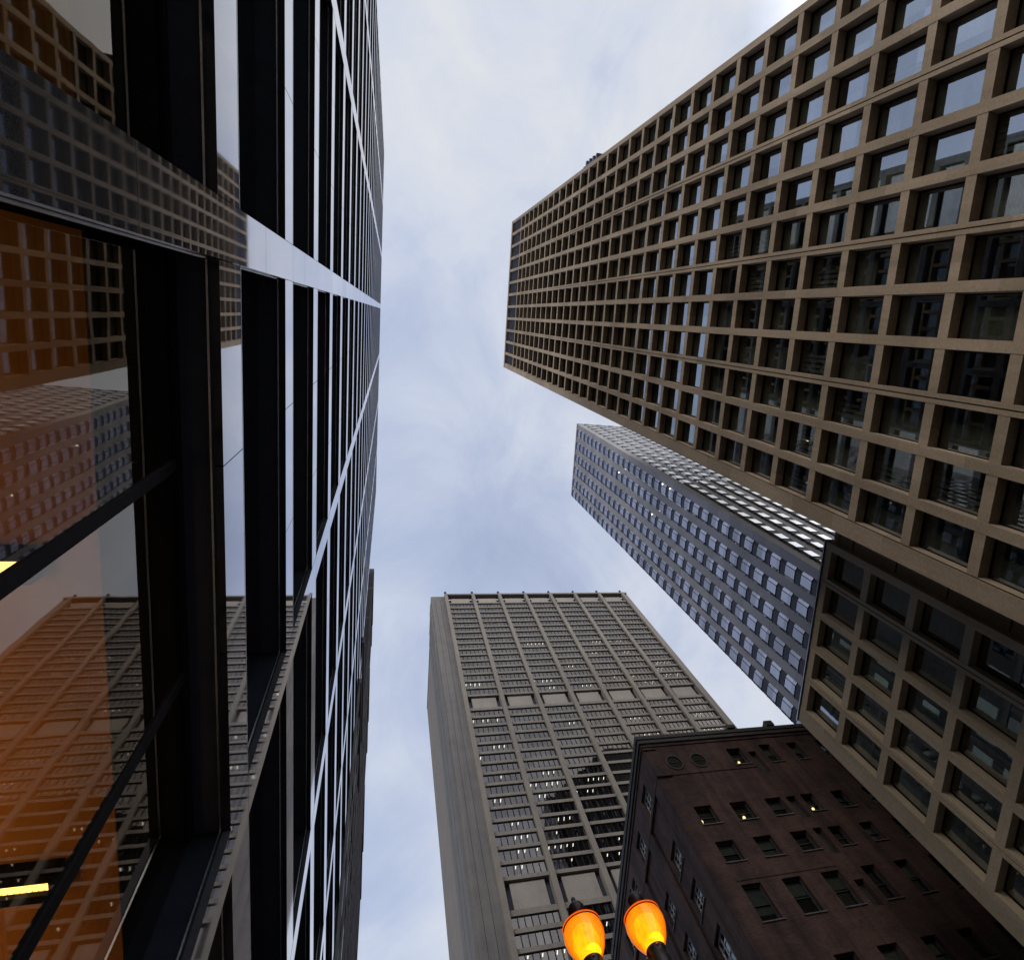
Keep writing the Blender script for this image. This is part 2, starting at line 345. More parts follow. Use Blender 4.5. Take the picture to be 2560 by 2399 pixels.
# ------------------------------------------------------------------ ground
def ground():
    g = MB(); g.box(-900, 900, -900, 900, GZ - 0.6, GZ - 0.14, 'earth'); struct(g.build('ground'))
    r = MB(); r.box(2.1, 12.9, -300, 300, GZ - 0.139, GZ - 0.12, 'asphalt')
    struct(r.build('road'))
    p = MB(); p.box(-3.0, 1.98, -300, 300, GZ - 0.139, GZ, 'paving'); struct(p.build('pavement'))
    p = MB(); p.box(13.02, 30.0, -300, 300, GZ - 0.139, GZ, 'paving'); struct(p.build('pavement'))
    k = MB(); k.box(1.98, 2.1, -300, 300, GZ - 0.139, GZ + 0.002, 'sill'); struct(k.build('kerb'))
    k = MB(); k.box(12.9, 13.02, -300, 300, GZ - 0.139, GZ + 0.002, 'sill'); struct(k.build('kerb'))
    l = MB()
    for i in range(-20, 40): l.box(7.45, 7.55, i * 4.0, i * 4.0 + 2.2, GZ - 0.119, GZ - 0.116, 'paint')
    struct(l.build('road_marking'))
ground()

# ------------------------------------------------------------------ A: granite office tower on the left
def tower_a():
    root = thing('office_tower', 'dark polished granite tower with pale mirror-like bands close beside the camera', 'office tower', -5, 1.7)
    Y0, Y1 = -13.75, 17.2
    colY = [-0.383 + 4.36 * k for k in range(-3, 5)]
    bands = [(5.65, 6.38)] + [(8.88 + 3.042 * k, 9.53 + 3.042 * k) for k in range(0, 23)]
    TOP = 78.6
    GX = -1.2535       # glass plane
    # columns: granite panels with open joints over a dark core
    jz = [GZ, 1.3]
    lv = [4.0] + [b for ab in bands for b in (ab[1], (ab[1] + 2.36 / 2 + 0.0))]
    zs = sorted(set([GZ, 1.3, 4.0] + [ab[1] for ab in bands] + [ab[1] + 1.2 for ab in bands])) 
    zs = [z for z in zs if z < TOP - 0.6] + [TOP]
    for i, cyy in enumerate(colY):
        y0, y1 = cyy - 0.184, cyy + 0.184
        if i == 0: y0 = Y0
        if i == len(colY) - 1: y1 = Y1
        mb = MB()
        for a, b in zip(zs[:-1], zs[1:]): mb.box(-1.0, -1.05, y0, y1, a + 0.004, b - 0.004, 'granite')
        mb.box(-1.052, GX - 0.1, y0 + 0.006, y1 - 0.006, GZ, TOP - 0.02, 'column_side')
        mb.build('column', root)
    # spandrels: three panels per bay
    for (a, b) in bands:
        mb = MB()
        for i in range(len(colY) - 1):
            s, e = colY[i] + 0.186, colY[i + 1] - 0.186
            if i == 0: s = colY[0] + 0.186
            js = [s, s + (e - s) * 0.325, s + (e - s) * 0.655, e]
            for p, q in zip(js[:-1], js[1:]): mb.box(-1.0015, -1.05, p + 0.004, q - 0.004, a, b, 'granite')
            mb.box(-1.051, GX - (0.08 if a < 6 else 1.6), s - 0.01, e + 0.01, a + 0.004, b - 0.004, 'soffit')
        mb.build('spandrel', root)
    mb = MB(); mb.box(-0.999, -1.3, Y0 - 0.003, Y1 + 0.003, 77.55, TOP + 0.05, 'granite'); mb.box(-1.31, -16, Y0 + 0.01, Y1 - 0.01, 77.6, TOP, 'roof'); mb.build('parapet', root)
    # the thin bright bead round every opening
    mb = MB()
    for k, (a, b) in enumerate(bands):
        zb = bands[k - 1][1] if k else GZ
        for i in range(len(colY) - 1):
            s, e = colY[i] + 0.184, colY[i + 1] - 0.184
            mb.box(-1.062, -1.074, s, e, a - 0.018, a + 0.003, 'bead')
            mb.box(-1.062, -1.074, s - 0.002, s + 0.014, zb, a, 'bead'); mb.box(-1.062, -1.074, e - 0.014, e + 0.002, zb, a, 'bead')
            mb.box(-1.0, -1.006, s, e, b - 0.006, b + 0.006, 'bead')
    o = mb.build('trim', root)
    # lobby windows with their mullions
    for i in range(len(colY) - 1):
        s, e = colY[i] + 0.18, colY[i + 1] - 0.18
        mb = MB()
        mb.box(GX + 0.02, GX - 0.10, s, e, 5.56, 5.68, 'dark_metal')
        for t in (1.467, 2.915):
            yc = colY[i] + t; wd = 0.034
            mb.box(GX + 0.014, GX - 0.02, yc - wd, yc + wd, GZ, 5.56, 'dark_metal')
        w0 = mb.build('window', root)
        p = MB(); p.face([(GX, s - 0.1, GZ), (GX, e + 0.1, GZ), (GX, e + 0.1, 5.58), (GX, s - 0.1, 5.58)], 'lobby_glass'); p.build('pane', w0)
    # upper windows: hidden by the deep soffits from the street, mirrored in the tower opposite
    specs = []
    for k in range(len(bands) - 1):
        for i in range(len(colY) - 1):
            specs.append((k, i))
    mb = MB()
    for k, i in specs:
        s, e = colY[i] + 0.18, colY[i + 1] - 0.18; z0, z1 = bands[k][1] - 0.05, bands[k + 1][0] + 0.05
        mb.face([(GX, s, z0), (GX, e, z0), (GX, e, z1), (GX, s, z1)], 'tower_glass')
        for t in (1.27, 2.72): mb.box(GX - 0.004, GX - 0.05, s + t - 0.04, s + t + 0.04, z0, z1, 'dark_metal')
        mb.box(GX - 0.35, GX - 0.4, s, e, z0, z1, 'core')
    o = mb.build('window', root); o['kind'] = 'stuff'
    # body and lobby room
    mb = MB(); mb.box(-16, GX - 1.65, Y0 + 0.05, Y1 - 0.05, 6.6, 77.6, 'soffit')
    mb.box(-16, -1.06, Y0 + 0.001, Y0 + 0.1, GZ, 77.6, 'granite'); mb.box(-16, -1.06, Y1 - 0.1, Y1 - 0.001, GZ, 77.6, 'granite')
    mb.box(-16, -8, Y0 + 0.05, Y1 - 0.05, GZ, 6.6, 'lobby_stone'); mb.build('wall', root)
    mb = MB()
    mb.box(-1.685, -8, Y0 + 0.1, Y1 - 0.1, 5.60, 5.75, 'lobby_wood')
    mb.box(-1.36, -1.684, Y0 + 0.1, Y1 - 0.1, 5.62, 5.74, 'dark_metal')
    c = mb.build('ceiling', root)
    for yc in (-2.67, 1.73, 3.94, 8.3, 12.7):
        l = MB(); l.box(-2.02, -5.0, yc - 0.10, yc - 0.045, 5.42, 5.598, 'dark_metal'); l.box(-2.02, -5.0, yc + 0.045, yc + 0.10, 5.42, 5.598, 'dark_metal')
        l.box(-1.98, -2.02, yc - 0.10, yc + 0.10, 5.42, 5.598, 'dark_metal')
        lo = l.build('lamp_housing', c)
        t = MB(); 
        for j in range(90): t.box(-2.03 - j * 0.033, -2.03 - j * 0.033 - 0.026, yc - 0.044, yc + 0.044, 5.47, 5.50, 'lobby_lamp')
        # parts may be one level deeper at most, so the tubes belong to the ceiling too
        t.build('lamp_tube', c)
    ar = bpy.data.lights.new('lobby_fill', 'AREA'); ar.shape = 'RECTANGLE'; ar.size = 2.5; ar.size_y = 12; ar.energy = 95; ar.color = (1.0, 0.50, 0.12); ar.spread = math.radians(80)  # unseen upward area light, added to warm the lobby ceiling
    ao = bpy.data.objects.new('lobby_fill', ar); C.objects.link(ao); ao.location = (-4.2 * U, 5.6 * U, 4.0); ao.rotation_euler = (math.pi, 0, 0)
tower_a()

# ------------------------------------------------------------------ B: brown grid tower and its low wing
def grid_facade(root, X, ys, grooved, floors, t, top, bandh, wall, zbase, depth, blinds=True, edge0=0.17, edge1=0.17):
    """deep grid of stone piers and spandrels facing -X. ys pier centres, floors list of band bottoms"""
    for i, yc in enumerate(ys):
        mb = MB(); h = 0.165
        a, b = yc - (edge0 if i == 0 else h), yc + (edge1 if i == len(ys) - 1 else h)
        if i in grooved:
            g = grooved[i] if isinstance(grooved, dict) else yc
            mb.box(X, X + depth + 0.1, a, g - 0.022, zbase, top, wall); mb.box(X, X + depth + 0.1, g + 0.022, b, zbase, top, wall)
            mb.box(X + 0.05, X + depth, g - 0.03, g + 0.03, zbase, top - 0.02, wall)
        else:
            mb.box(X, X + depth + 0.1, a, b, zbase, top, wall)
        mb.build('pier', root)
    for z in floors:
        mb = MB()
        for i in range(len(ys) - 1):
            mb.box(X + 0.012, X + depth + 0.1, ys[i] + 0.16, ys[i + 1] - 0.16, z, z + bandh, wall)
        mb.box(X + depth + 0.101, X + depth + 2.2, ys[0] + 0.01, ys[-1] - 0.01, z + 0.01, z + bandh - 0.02, 'ceiling_dark')
        mb.build('spandrel', root)
def window_builder(X, ys, depth, fl, bandh, mats, rng):
    gx = X + depth
    def f(key):
        k, i = key
        a, b = ys[i] + 0.165, ys[i + 1] - 0.165; z0, z1 = fl[k] + bandh, fl[k + 1]
        fr = MB(); s = 0.028
        fr.box(gx - 0.03, gx + 0.05, a, a + s, z0, z1, 'dark_metal'); fr.box(gx - 0.03, gx + 0.05, b - s, b, z0, z1, 'dark_metal')
        fr.box(gx - 0.029, gx + 0.05, a + s, b - s, z1 - s, z1, 'dark_metal'); fr.box(gx - 0.029, gx + 0.05, a + s, b - s, z0, z0 + 0.07, 'dark_metal')
        tl = (rng.random() - 0.5) * 0.010; tl2 = (rng.random() - 0.5) * 0.006
        p = MB(); p.face([(gx + 0.01 + tl, a + s, z0 + 0.07), (gx + 0.01 - tl, b - s, z0 + 0.07), (gx + 0.01 - tl + tl2, b - s, z1 - s), (gx + 0.01 + tl + tl2, a + s, z1 - s)], mats)
        bl = MB(); r = rng.random()
        if r < 0.20:
            hh = rng.uniform(0.25, 1.0) * (z1 - z0); n = int(hh / 0.07)
            for j in range(n): bl.box(gx + 0.09, gx + 0.11, a + 0.02, b - 0.02, z1 - (j + 1) * 0.07, z1 - (j + 1) * 0.07 + 0.048, 'blind')
        elif r < 0.50:
            hh = rng.uniform(0.15, 0.7) * (z1 - z0); bl.box(gx + 0.09, gx + 0.10, a + 0.02, b - 0.02, z1 - hh, z1, 'curtain')
        elif r < 0.74:
            bl.box(gx + 0.09, gx + 0.10, a + 0.02, b - 0.02, z0 + 0.05, z1, 'curtain')
        elif r < 0.84:
            for j in range(6):
                q = a + (b - a) * (0.1 + 0.15 * j); bl.box(gx + 0.12 + 0.02 * (j % 2), gx + 0.13 + 0.02 * (j % 2), q, q + (b - a) * 0.10, z0 + 0.1, z1, 'curtain')
        out = [('window', fr), ('pane', p), ('blind', bl)]
        if rng.random() < 0.05:
            lt = MB(); q = a + (b - a) * rng.uniform(0.2, 0.7); lt.box(gx + 0.6, gx + 0.95, q, q + 0.07, z1 - 0.03, z1 - 0.012, 'tube'); out.append(('room_lamp', lt))
        return out
    return f
def tower_b():
    root = thing('grid_tower', 'tall brown stone tower with a deep square grid of windows across the street', 'office tower', 28, -4)
    rng = random.Random(3)
    X, dep, bh = 15.7, 0.40, 0.47
    ys = [-14.14 + 1.653 * k for k in range(0, 12)] + [5.46]
    ys = [-4.26 + 1.66 * k for k in range(-6, 6)] + [5.50]
    ys[-1] = 5.62
    fl = [26.07 + 3.19 * k for k in range(-8, 27)]
    fl = [z for z in fl if z > GZ + 1.0]
    TOP = 118.0
    gro = {3: ys[3], 6: ys[6], 9: ys[9], 12: 5.48}
    grid_facade(root, X, ys, gro, fl, 0, 117.3, bh, 'brown_stone', GZ, dep, edge1=0.50)
    mb = MB(); mb.box(X - 0.02, X + 0.7, ys[0] - 0.18, 6.13, 117.3, TOP, 'brown_stone')
    mb.box(X - 0.03, X + 0.3, ys[0] - 0.19, 6.14, TOP + 0.0, TOP + 0.12, 'louver'); mb.build('parapet', root)
    # louvred plant floor at the top
    mb = MB(); zt = fl[-1] + bh
    mb.box(X + 0.30, X + 0.4, ys[0] + 0.1, ys[-1] - 0.1, zt, 117.3, 'louver')
    n = int((117.3 - zt) / 0.35)
    for j in range(n): mb.box(X + 0.22, X + 0.3, ys[0] + 0.1, ys[-1] - 0.1, zt + 0.35 * j, zt + 0.35 * j + 0.10, 'louver')
    mb.build('louvre', root)
    specs = []
    for k in range(len(fl) - 1):
        for i in range(len(ys) - 1):
            a, b, z0, z1 = ys[i], ys[i + 1], fl[k], fl[k + 1]
            specs.append(((k, i), [(X, a, z0), (X, b, z0), (X, a, z1), (X, b, z1)]))
    place_windows(root, specs, window_builder(X, ys, dep, fl, bh, 'brown_glass', rng))
    mb = MB(); mb.box(X + 2.7, X + 34, ys[0] + 0.1, 6.0, GZ, 117.2, 'core')
    mb.box(X + 0.51, X + 34.1, ys[0] - 0.16, ys[0] + 0.08, GZ, 117.25, 'brown_stone'); mb.box(X + 0.51, X + 34.1, 5.95, 6.12, GZ, 117.25, 'brown_stone')
    mb.box(X + 34, X + 34.2, ys[0] - 0.15, 6.11, GZ, 117.25, 'brown_stone'); mb.box(X + 0.7, X + 33.9, ys[0], 5.94, 117.21, 117.3, 'roof')
    mb.build('wall', root)
    # window-washing rig on the parapet near the north corner
    mb = MB()
    r0 = 14.2
    for j in range(5): mb.box(X - 0.10, X + 0.10, -14.62, -14.30, 82.0 + j, 82.1 + j, 'louver')
    rg = MB(); zz = 69.5
    rg.box(X + 0.3, X + 1.2, -14.75, -14.43, zz, zz + 5.2, 'louver')
    for j in range(4): rg.box(X + 0.35, X + 1.1, -15.15, -14.74, zz + 0.3 + j * 1.25, zz + 0.8 + j * 1.25, 'louver')
    rg.build('ventilation_grille', root)
    # low wing set back behind a recessed link
    wr = thing('low_office_block', 'low brown stone office block with square windows, set back beside the tall grid tower', 'office building', 24, 12)
    X2 = 19.1; wy = [8.24 + 1.66 * k for k in range(0, 6)]; wy[0] = 8.24; 
    wf = [29.25 - 3.19 * k for k in range(0, 10)][::-1]; wf = [z for z in wf if z > GZ + 1]
    grid_facade(wr, X2, wy, {1: wy[1], 4: wy[4]}, wf[:-1], 0, 29.75, bh, 'brown_stone_wing', GZ, 0.40, edge0=0.17, edge1=0.62)
    mb = MB()
    for i in range(5): mb.box(X2 + 0.012, X2 + 0.5, wy[i] + 0.16, wy[i + 1] - 0.16, wf[-1], 29.75, 'brown_stone_wing')
    mb.box(X2 - 0.03, X2 + 0.6, wy[0] - 0.19, wy[-1] + 0.64, 29.75, 29.93, 'louver'); mb.box(X2 - 0.06, X2 - 0.031, wy[0] - 0.2, wy[-1] + 0.66, 29.80, 29.86, 'bead')
    mb.build('parapet', wr)
    specs = []
    for k in range(len(wf) - 1):
        for i in range(5):
            specs.append(((k, i), [(X2, wy[i], wf[k]), (X2, wy[i + 1], wf[k]), (X2, wy[i], wf[k + 1]), (X2, wy[i + 1], wf[k + 1])]))
    place_windows(wr, specs, window_builder(X2, wy, 0.40, wf, bh, 'brown_glass', rng))
    mb = MB(); mb.box(X2 + 2.7, X2 + 22, 8.2, wy[-1] + 0.5, GZ, 29.6, 'core')
    mb.box(X2 + 0.51, X2 + 22.1, wy[-1] + 0.4, wy[-1] + 0.61, GZ, 29.74, 'brown_stone_wing'); mb.box(X2 + 0.6, X2 + 22, 8.2, wy[-1] + 0.5, 29.62, 29.7, 'roof')
    mb.build('wall', wr)
    mb = MB(); mb.box(X2 + 0.30, X2 + 22, 6.13, 8.06, GZ, 29.2, 'brown_stone_wing'); mb.box(X2 + 0.25, X2 + 22, 6.13, 8.06, 29.2, 29.55, 'brown_stone_wing')
    for j in range(9): mb.box(X2 + 0.28, X2 + 0.299, 6.2, 8.0, 28.0 - 3.19 * j, 28.06 - 3.19 * j, 'joint')
    mb.build('link_wall', wr)
tower_b()

# ------------------------------------------------------------------ D: granite tower with bay windows
def tower_d():
    root = thing('bay_window_tower', 'slender grey granite tower with stacks of projecting bay windows behind the brown grid tower', 'office tower', 46, 26)
    rng = random.Random(5)
    XD, YD, TOP, P = 34.7, 17.35, 149.0, 2.46
    flz = [TOP - 2.55 - 3.0 * k for k in range(0, 50)]; flz = [z for z in flz if z > 1]
    # plan outline with its stepped far corner
    steps = []; x, y = XD, 30.8
    poly = [(XD, YD), (XD, y)]
    for i in range(7): 
        x += 1.55; poly.append((x, y)); y += 1.55; poly.append((x, y))
    poly += [(XD + 24, y), (XD + 24, YD)]
    mb = MB(); mb.prism(poly, GZ, TOP, 'grey_granite'); mb.build('wall', root)
    mb = MB(); mb.prism([(XD - 0.06, YD - 0.06), (XD - 0.06, 30.86), (XD + 0.8, 30.86), (XD + 0.8, YD + 0.8), (XD + 22, YD + 0.8), (XD + 22, YD - 0.06)], TOP - 0.25, TOP + 0.25, 'grey_granite'); mb.build('parapet', root)
    # stacks: origin, tangent, normal, width
    st = []
    for i in range(5): st.append(((XD, YD + 0.45 + i * P + 0.42), (0, 1), (-1, 0)))
    st.append(((XD, YD + 0.45 + 5 * P + 0.20), (0, 1), (-1, 0)))
    for i in range(7): st.append(((XD + 0.6 + i * P + 0.42, YD), (1, 0), (0, -1)))
    sx, sy = XD + 1.55, 30.8
    for i in range(6):
        st.append(((sx + 1.55 * i, sy + 1.55 * i + 0.1), (0, 1), (-1, 0)))
    W, c, p = 1.58, 0.33, 0.17
    def plan(o, t, n, w=W):
        pts = [(0, -0.05), (0, 0), (c, p), (w - c, p), (w, 0), (w, -0.05)]
        return [(o[0] + t[0] * a + n[0] * b, o[1] + t[1] * a + n[1] * b) for a, b in pts]
    specs = []
    for si, (o, t, n) in enumerate(st):
        w = W if si < 13 else 1.35
        mb = MB(); pl = plan(o, t, n, w)
        inner = [(q[0] - n[0] * 0.03, q[1] - n[1] * 0.03) for q in pl]
        mb.prism(inner, 2.0, TOP - 0.55, 'bay_panel'); mb.prism(pl, TOP - 0.56, TOP - 0.30, 'grey_granite')
        mb.build('bay_shaft', root)
        for k, z in enumerate(flz):
            q = pl[2]; q2 = pl[3]
            specs.append(((si, k), [(q[0], q[1], z), (q2[0], q2[1], z), (q[0], q[1], z + 1.7), (pl[1][0], pl[1][1], z)]))
    def build(key):
        si, k = key; o, t, n = st[si]; z = flz[k] - 1.30; z1 = z + 1.84
        w = W if si < 13 else 1.35
        pl = plan(o, t, n, w)
        fr = MB(); g = MB()
        sill = [(q[0] + n[0] * 0.02, q[1] + n[1] * 0.02) for q in pl]
        fr.prism(sill, z - 0.06, z, 'dark_metal'); fr.prism(sill, z1, z1 + 0.05, 'dark_metal')
        e = 0.035
        for a, b in ((1, 2), (2, 3), (3, 4)):
            A, B = np.array(pl[a]), np.array(pl[b]); d = (B - A); L = np.linalg.norm(d); d /= L
            nn = np.array([d[1], -d[0]]); 
            if nn @ np.array(n) < 0: nn = -nn
            A2, B2 = A + d * e + nn * 0.012, B - d * e + nn * 0.012
            tl = (rng.random() - 0.5) * 0.008
            g.face([(A2[0], A2[1], z), (B2[0], B2[1], z), (B2[0] + nn[0] * tl, B2[1] + nn[1] * tl, z1), (A2[0] + nn[0] * tl, A2[1] + nn[1] * tl, z1)], 'bay_glass_lit' if (n[1] < 0 and a == 2) else 'bay_glass')
            C2, D2 = A + d * e + nn * 0.002, B - d * e + nn * 0.002
        out = [('window', fr), ('pane', g)]
        if (si in (0, 1, 2, 3, 4, 5)) and rng.random() < 0.02:
            l = MB(); cx, cyy = (pl[1][0] + pl[2][0]) / 2, (pl[1][1] + pl[2][1]) / 2
            l.box(cx - 0.06 + n[0] * 0.04, cx + 0.02 + n[0] * 0.04, cyy - 0.10, cyy + 0.10, z1 - 0.30, z1 - 0.17, 'tube'); out.append(('room_lamp', l))
        return out
    place_windows(root, specs, build)
tower_d()

# ------------------------------------------------------------------ C: concrete tower at the end of the street
def tower_c():
    root = thing('concrete_tower', 'grey concrete tower with eight tall ribs and rows of small lit windows', 'office tower', 38, 72)
    rng = random.Random(11)
    Y = 65.0; TOP = 184.9
    cx = [(0.2148 + 0.0981 * k) * Y for k in range(8)]
    hw = 0.0056 * Y
    # floor bars from the top down
    bars = []; mech = []
    z = 2.7594 * Y; mech.append((z, 2.82 * Y)); bars.append(z)
    for k in range(16): z -= 0.04643 * Y; bars.append(z)
    zt = bars[-1]; z = 1.9371 * Y; mech.append((z, zt)); bars.append(z)
    for k in range(15): z -= 0.0452 * Y; bars.append(z)
    zt = bars[-1]; z = 1.1695 * Y; mech.append((z, zt)); bars.append(z)
    while z > 0.05 * Y: z -= 0.0452 * Y; bars.append(z)
    bh = 0.72; RB = 0.40; GP = Y + RB + 0.17
    for x in cx:
        mb = MB(); mb.box(x - hw, x + hw, Y, Y + 1.1, GZ, TOP - 0.1, 'concrete'); mb.build('rib', root)
    mb = MB()
    for z in bars[:0]: pass
    for z in bars:
        mb = MB()
        h = bh if z not in (mech[1][0], mech[2][0]) else bh * 1.35
        for a, b in zip(cx[:-1], cx[1:]): mb.box(a + hw - 0.05, b - hw + 0.05, Y + RB, Y + 1.2, z - h, z, 'concrete')
        mb.build('spandrel', root)
    for (z0, z1) in mech:
        mb = MB()
        zz1 = z1 - (bh if z1 < 2.8 * Y else 0.1)
        for a, b in zip(cx[:-1], cx[1:]):
            mb.box(a + hw + 0.75, b - hw - 0.65, Y + 0.75, Y + 1.0, z0 + 0.02, zz1 - 0.25, 'concrete_panel')
            mb.box(a + hw - 0.05, b - hw + 0.05, Y + 1.3, Y + 1.4, z0, z1, 'bay_panel')
        mb.build('plant_panel', root)
    mb = MB(); mb.box(cx[0] - hw + 0.03, 0.9187 * Y, Y + 0.02, Y + 1.1, TOP - 0.9, TOP - 0.12, 'concrete')
    mb.box(cx[0] - hw, 0.9187 * Y + 0.05, Y + 1.1, Y + 1.3, TOP - 0.9, TOP + 0.1, 'concrete'); mb.build('parapet', root)
    for x in cx:
        mb = MB(); mb.lathe(x, Y + 0.5, [(0.28, TOP - 0.1), (0.28, TOP + 0.4), (0.10, TOP + 0.6), (0.10, TOP + 1.5), (0.30, TOP + 1.7), (0.26, TOP + 2.1), (0.05, TOP + 2.3)], 'bay_panel', 10); mb.build('finial', root)
    # flank strip on the right, blind shaft on the left
    mb = MB(); mb.box(cx[-1] + hw, 0.9187 * Y, Y + 0.35, Y + 12, GZ, TOP - 0.3, 'concrete')
    xl, yl = 0.1598 * 65.95, 65.95
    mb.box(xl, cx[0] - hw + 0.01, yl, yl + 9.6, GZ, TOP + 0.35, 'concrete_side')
    for yy, ww in ((yl + 0.9, 0.16), (yl + 3.4, 0.25), (yl + 6.0, 0.2)): pass
    mb.build('wall', root)
    mb = MB()
    for i, (y0, y1) in enumerate(((yl + 0.25, yl + 3.0), (yl + 3.5, yl + 6.4), (yl + 6.9, yl + 9.4))):
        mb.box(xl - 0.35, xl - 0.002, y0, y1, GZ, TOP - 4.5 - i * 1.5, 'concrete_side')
    for x in (xl + 0.9, xl + 2.0): mb.box(x, x + 0.05, yl - 0.012, yl - 0.002, GZ, TOP - 2, 'joint')
    mb.build('pilaster', root)
    mb = MB(); mb.box(xl + 0.5, 0.917 * Y, Y + 3.2, Y + 30, GZ, TOP - 1, 'core')
    mb.box(xl + 0.2, 0.9187 * Y - 0.01, Y + 12, Y + 30.2, GZ, TOP - 1.2, 'concrete'); mb.box(xl + 0.1, 0.917 * Y, Y + 1.5, Y + 30, TOP - 0.99, TOP - 0.9, 'roof')
    for z in bars: mb.box(cx[0], cx[-1], Y + 1.25, Y + 3.1, z - 0.5, z - 0.35, 'ceiling_dark')
    mb.build('roof', root)
    lit = {}
    mset = {round(m_[0], 3) for m_ in mech}
    specs = []; info = []
    for k in range(len(bars) - 1):
        zt, zb = bars[k], bars[k + 1]
        if any(abs(zb - m_[0]) < 1e-3 for m_ in mech): continue
        for i in range(7):
            specs.append(((k, i), [(cx[i], Y, zb), (cx[i + 1], Y, zb), (cx[i], Y, zt), (cx[i + 1], Y, zt)]))
    def build(key):
        k, i = key; zt = bars[k] - bh; zb = bars[k + 1]; a, b = cx[i] + hw, cx[i + 1] - hw
        fr = MB(); g = MB(); n = 7; dx = (b - a) / n
        fr.box(a, b, GP - 0.04, GP + 0.04, zb, zb + 0.10, 'dark_metal'); fr.box(a, b, GP - 0.04, GP + 0.04, zt - 0.12, zt, 'dark_metal')
        for j in range(n + 1): fr.box(a + j * dx - 0.045, a + j * dx + 0.045, GP - 0.06, GP + 0.06, zb + 0.1, zt - 0.12, 'dark_metal')
        for j in range(n):
            tl = (rng.random() - 0.5) * 0.006
            g.face([(a + j * dx + 0.04, GP - tl, zb + 0.1), (a + (j + 1) * dx - 0.04, GP + tl, zb + 0.1), (a + (j + 1) * dx - 0.04, GP + tl, zt - 0.1), (a + j * dx + 0.04, GP - tl, zt - 0.1)], 'strip_glass')
        out = [('window', fr), ('pane', g)]
        pr = 0.0
        if 8 <= k <= 15: pr = 0.34
        if 18 <= k <= 22: pr = 0.25
        if k >= 22: pr = 0.60
        if i >= 5 and k < 18: pr *= 0.7
        l = MB()
        if rng.random() < pr:
            s0 = rng.randint(0, 3); s1 = rng.randint(s0 + 1, 6)
            for j in range(s0, s1 + 1):
                if rng.random() < 0.75: 
                    xx = a + (j + 0.42) * dx; l.box(xx, xx + 0.085, GP + 0.22, GP + 0.22 + rng.uniform(0.35, 0.6), zt - 0.05, zt - 0.02, 'tube')
        if l.f: out.append(('ceiling_lamp', l))
        return out
    place_windows(root, specs, build, hidden=lambda key: bars[key[0]] < 40)
tower_c()

# ------------------------------------------------------------------ G: brick building on the corner
def holed(mb, P, u0, u1, z0, z1, holes, dep, mat, rev=None):
    us = sorted(set([u0, u1] + [h[0] for h in holes] + [h[1] for h in holes])); zs = sorted(set([z0, z1] + [h[2] for h in holes] + [h[3] for h in holes]))
    for a, b in zip(us[:-1], us[1:]):
        for c, d in zip(zs[:-1], zs[1:]):
            mu, mz = (a + b) / 2, (c + d) / 2
            if any(h[0] < mu < h[1] and h[2] < mz < h[3] for h in holes): continue
            mb.face([P(a, c, 0), P(b, c, 0), P(b, d, 0), P(a, d, 0)], mat)
    for a, b, c, d in holes:
        for q in (((a, c), (a, d)), ((b, d), (b, c)), ((a, d), (b, d)), ((b, c), (a, c))):
            (p1, p2), (p3, p4) = q
            mb.face([P(p1, p2, 0), P(p3, p4, 0), P(p3, p4, dep), P(p1, p2, dep)], rev or mat)
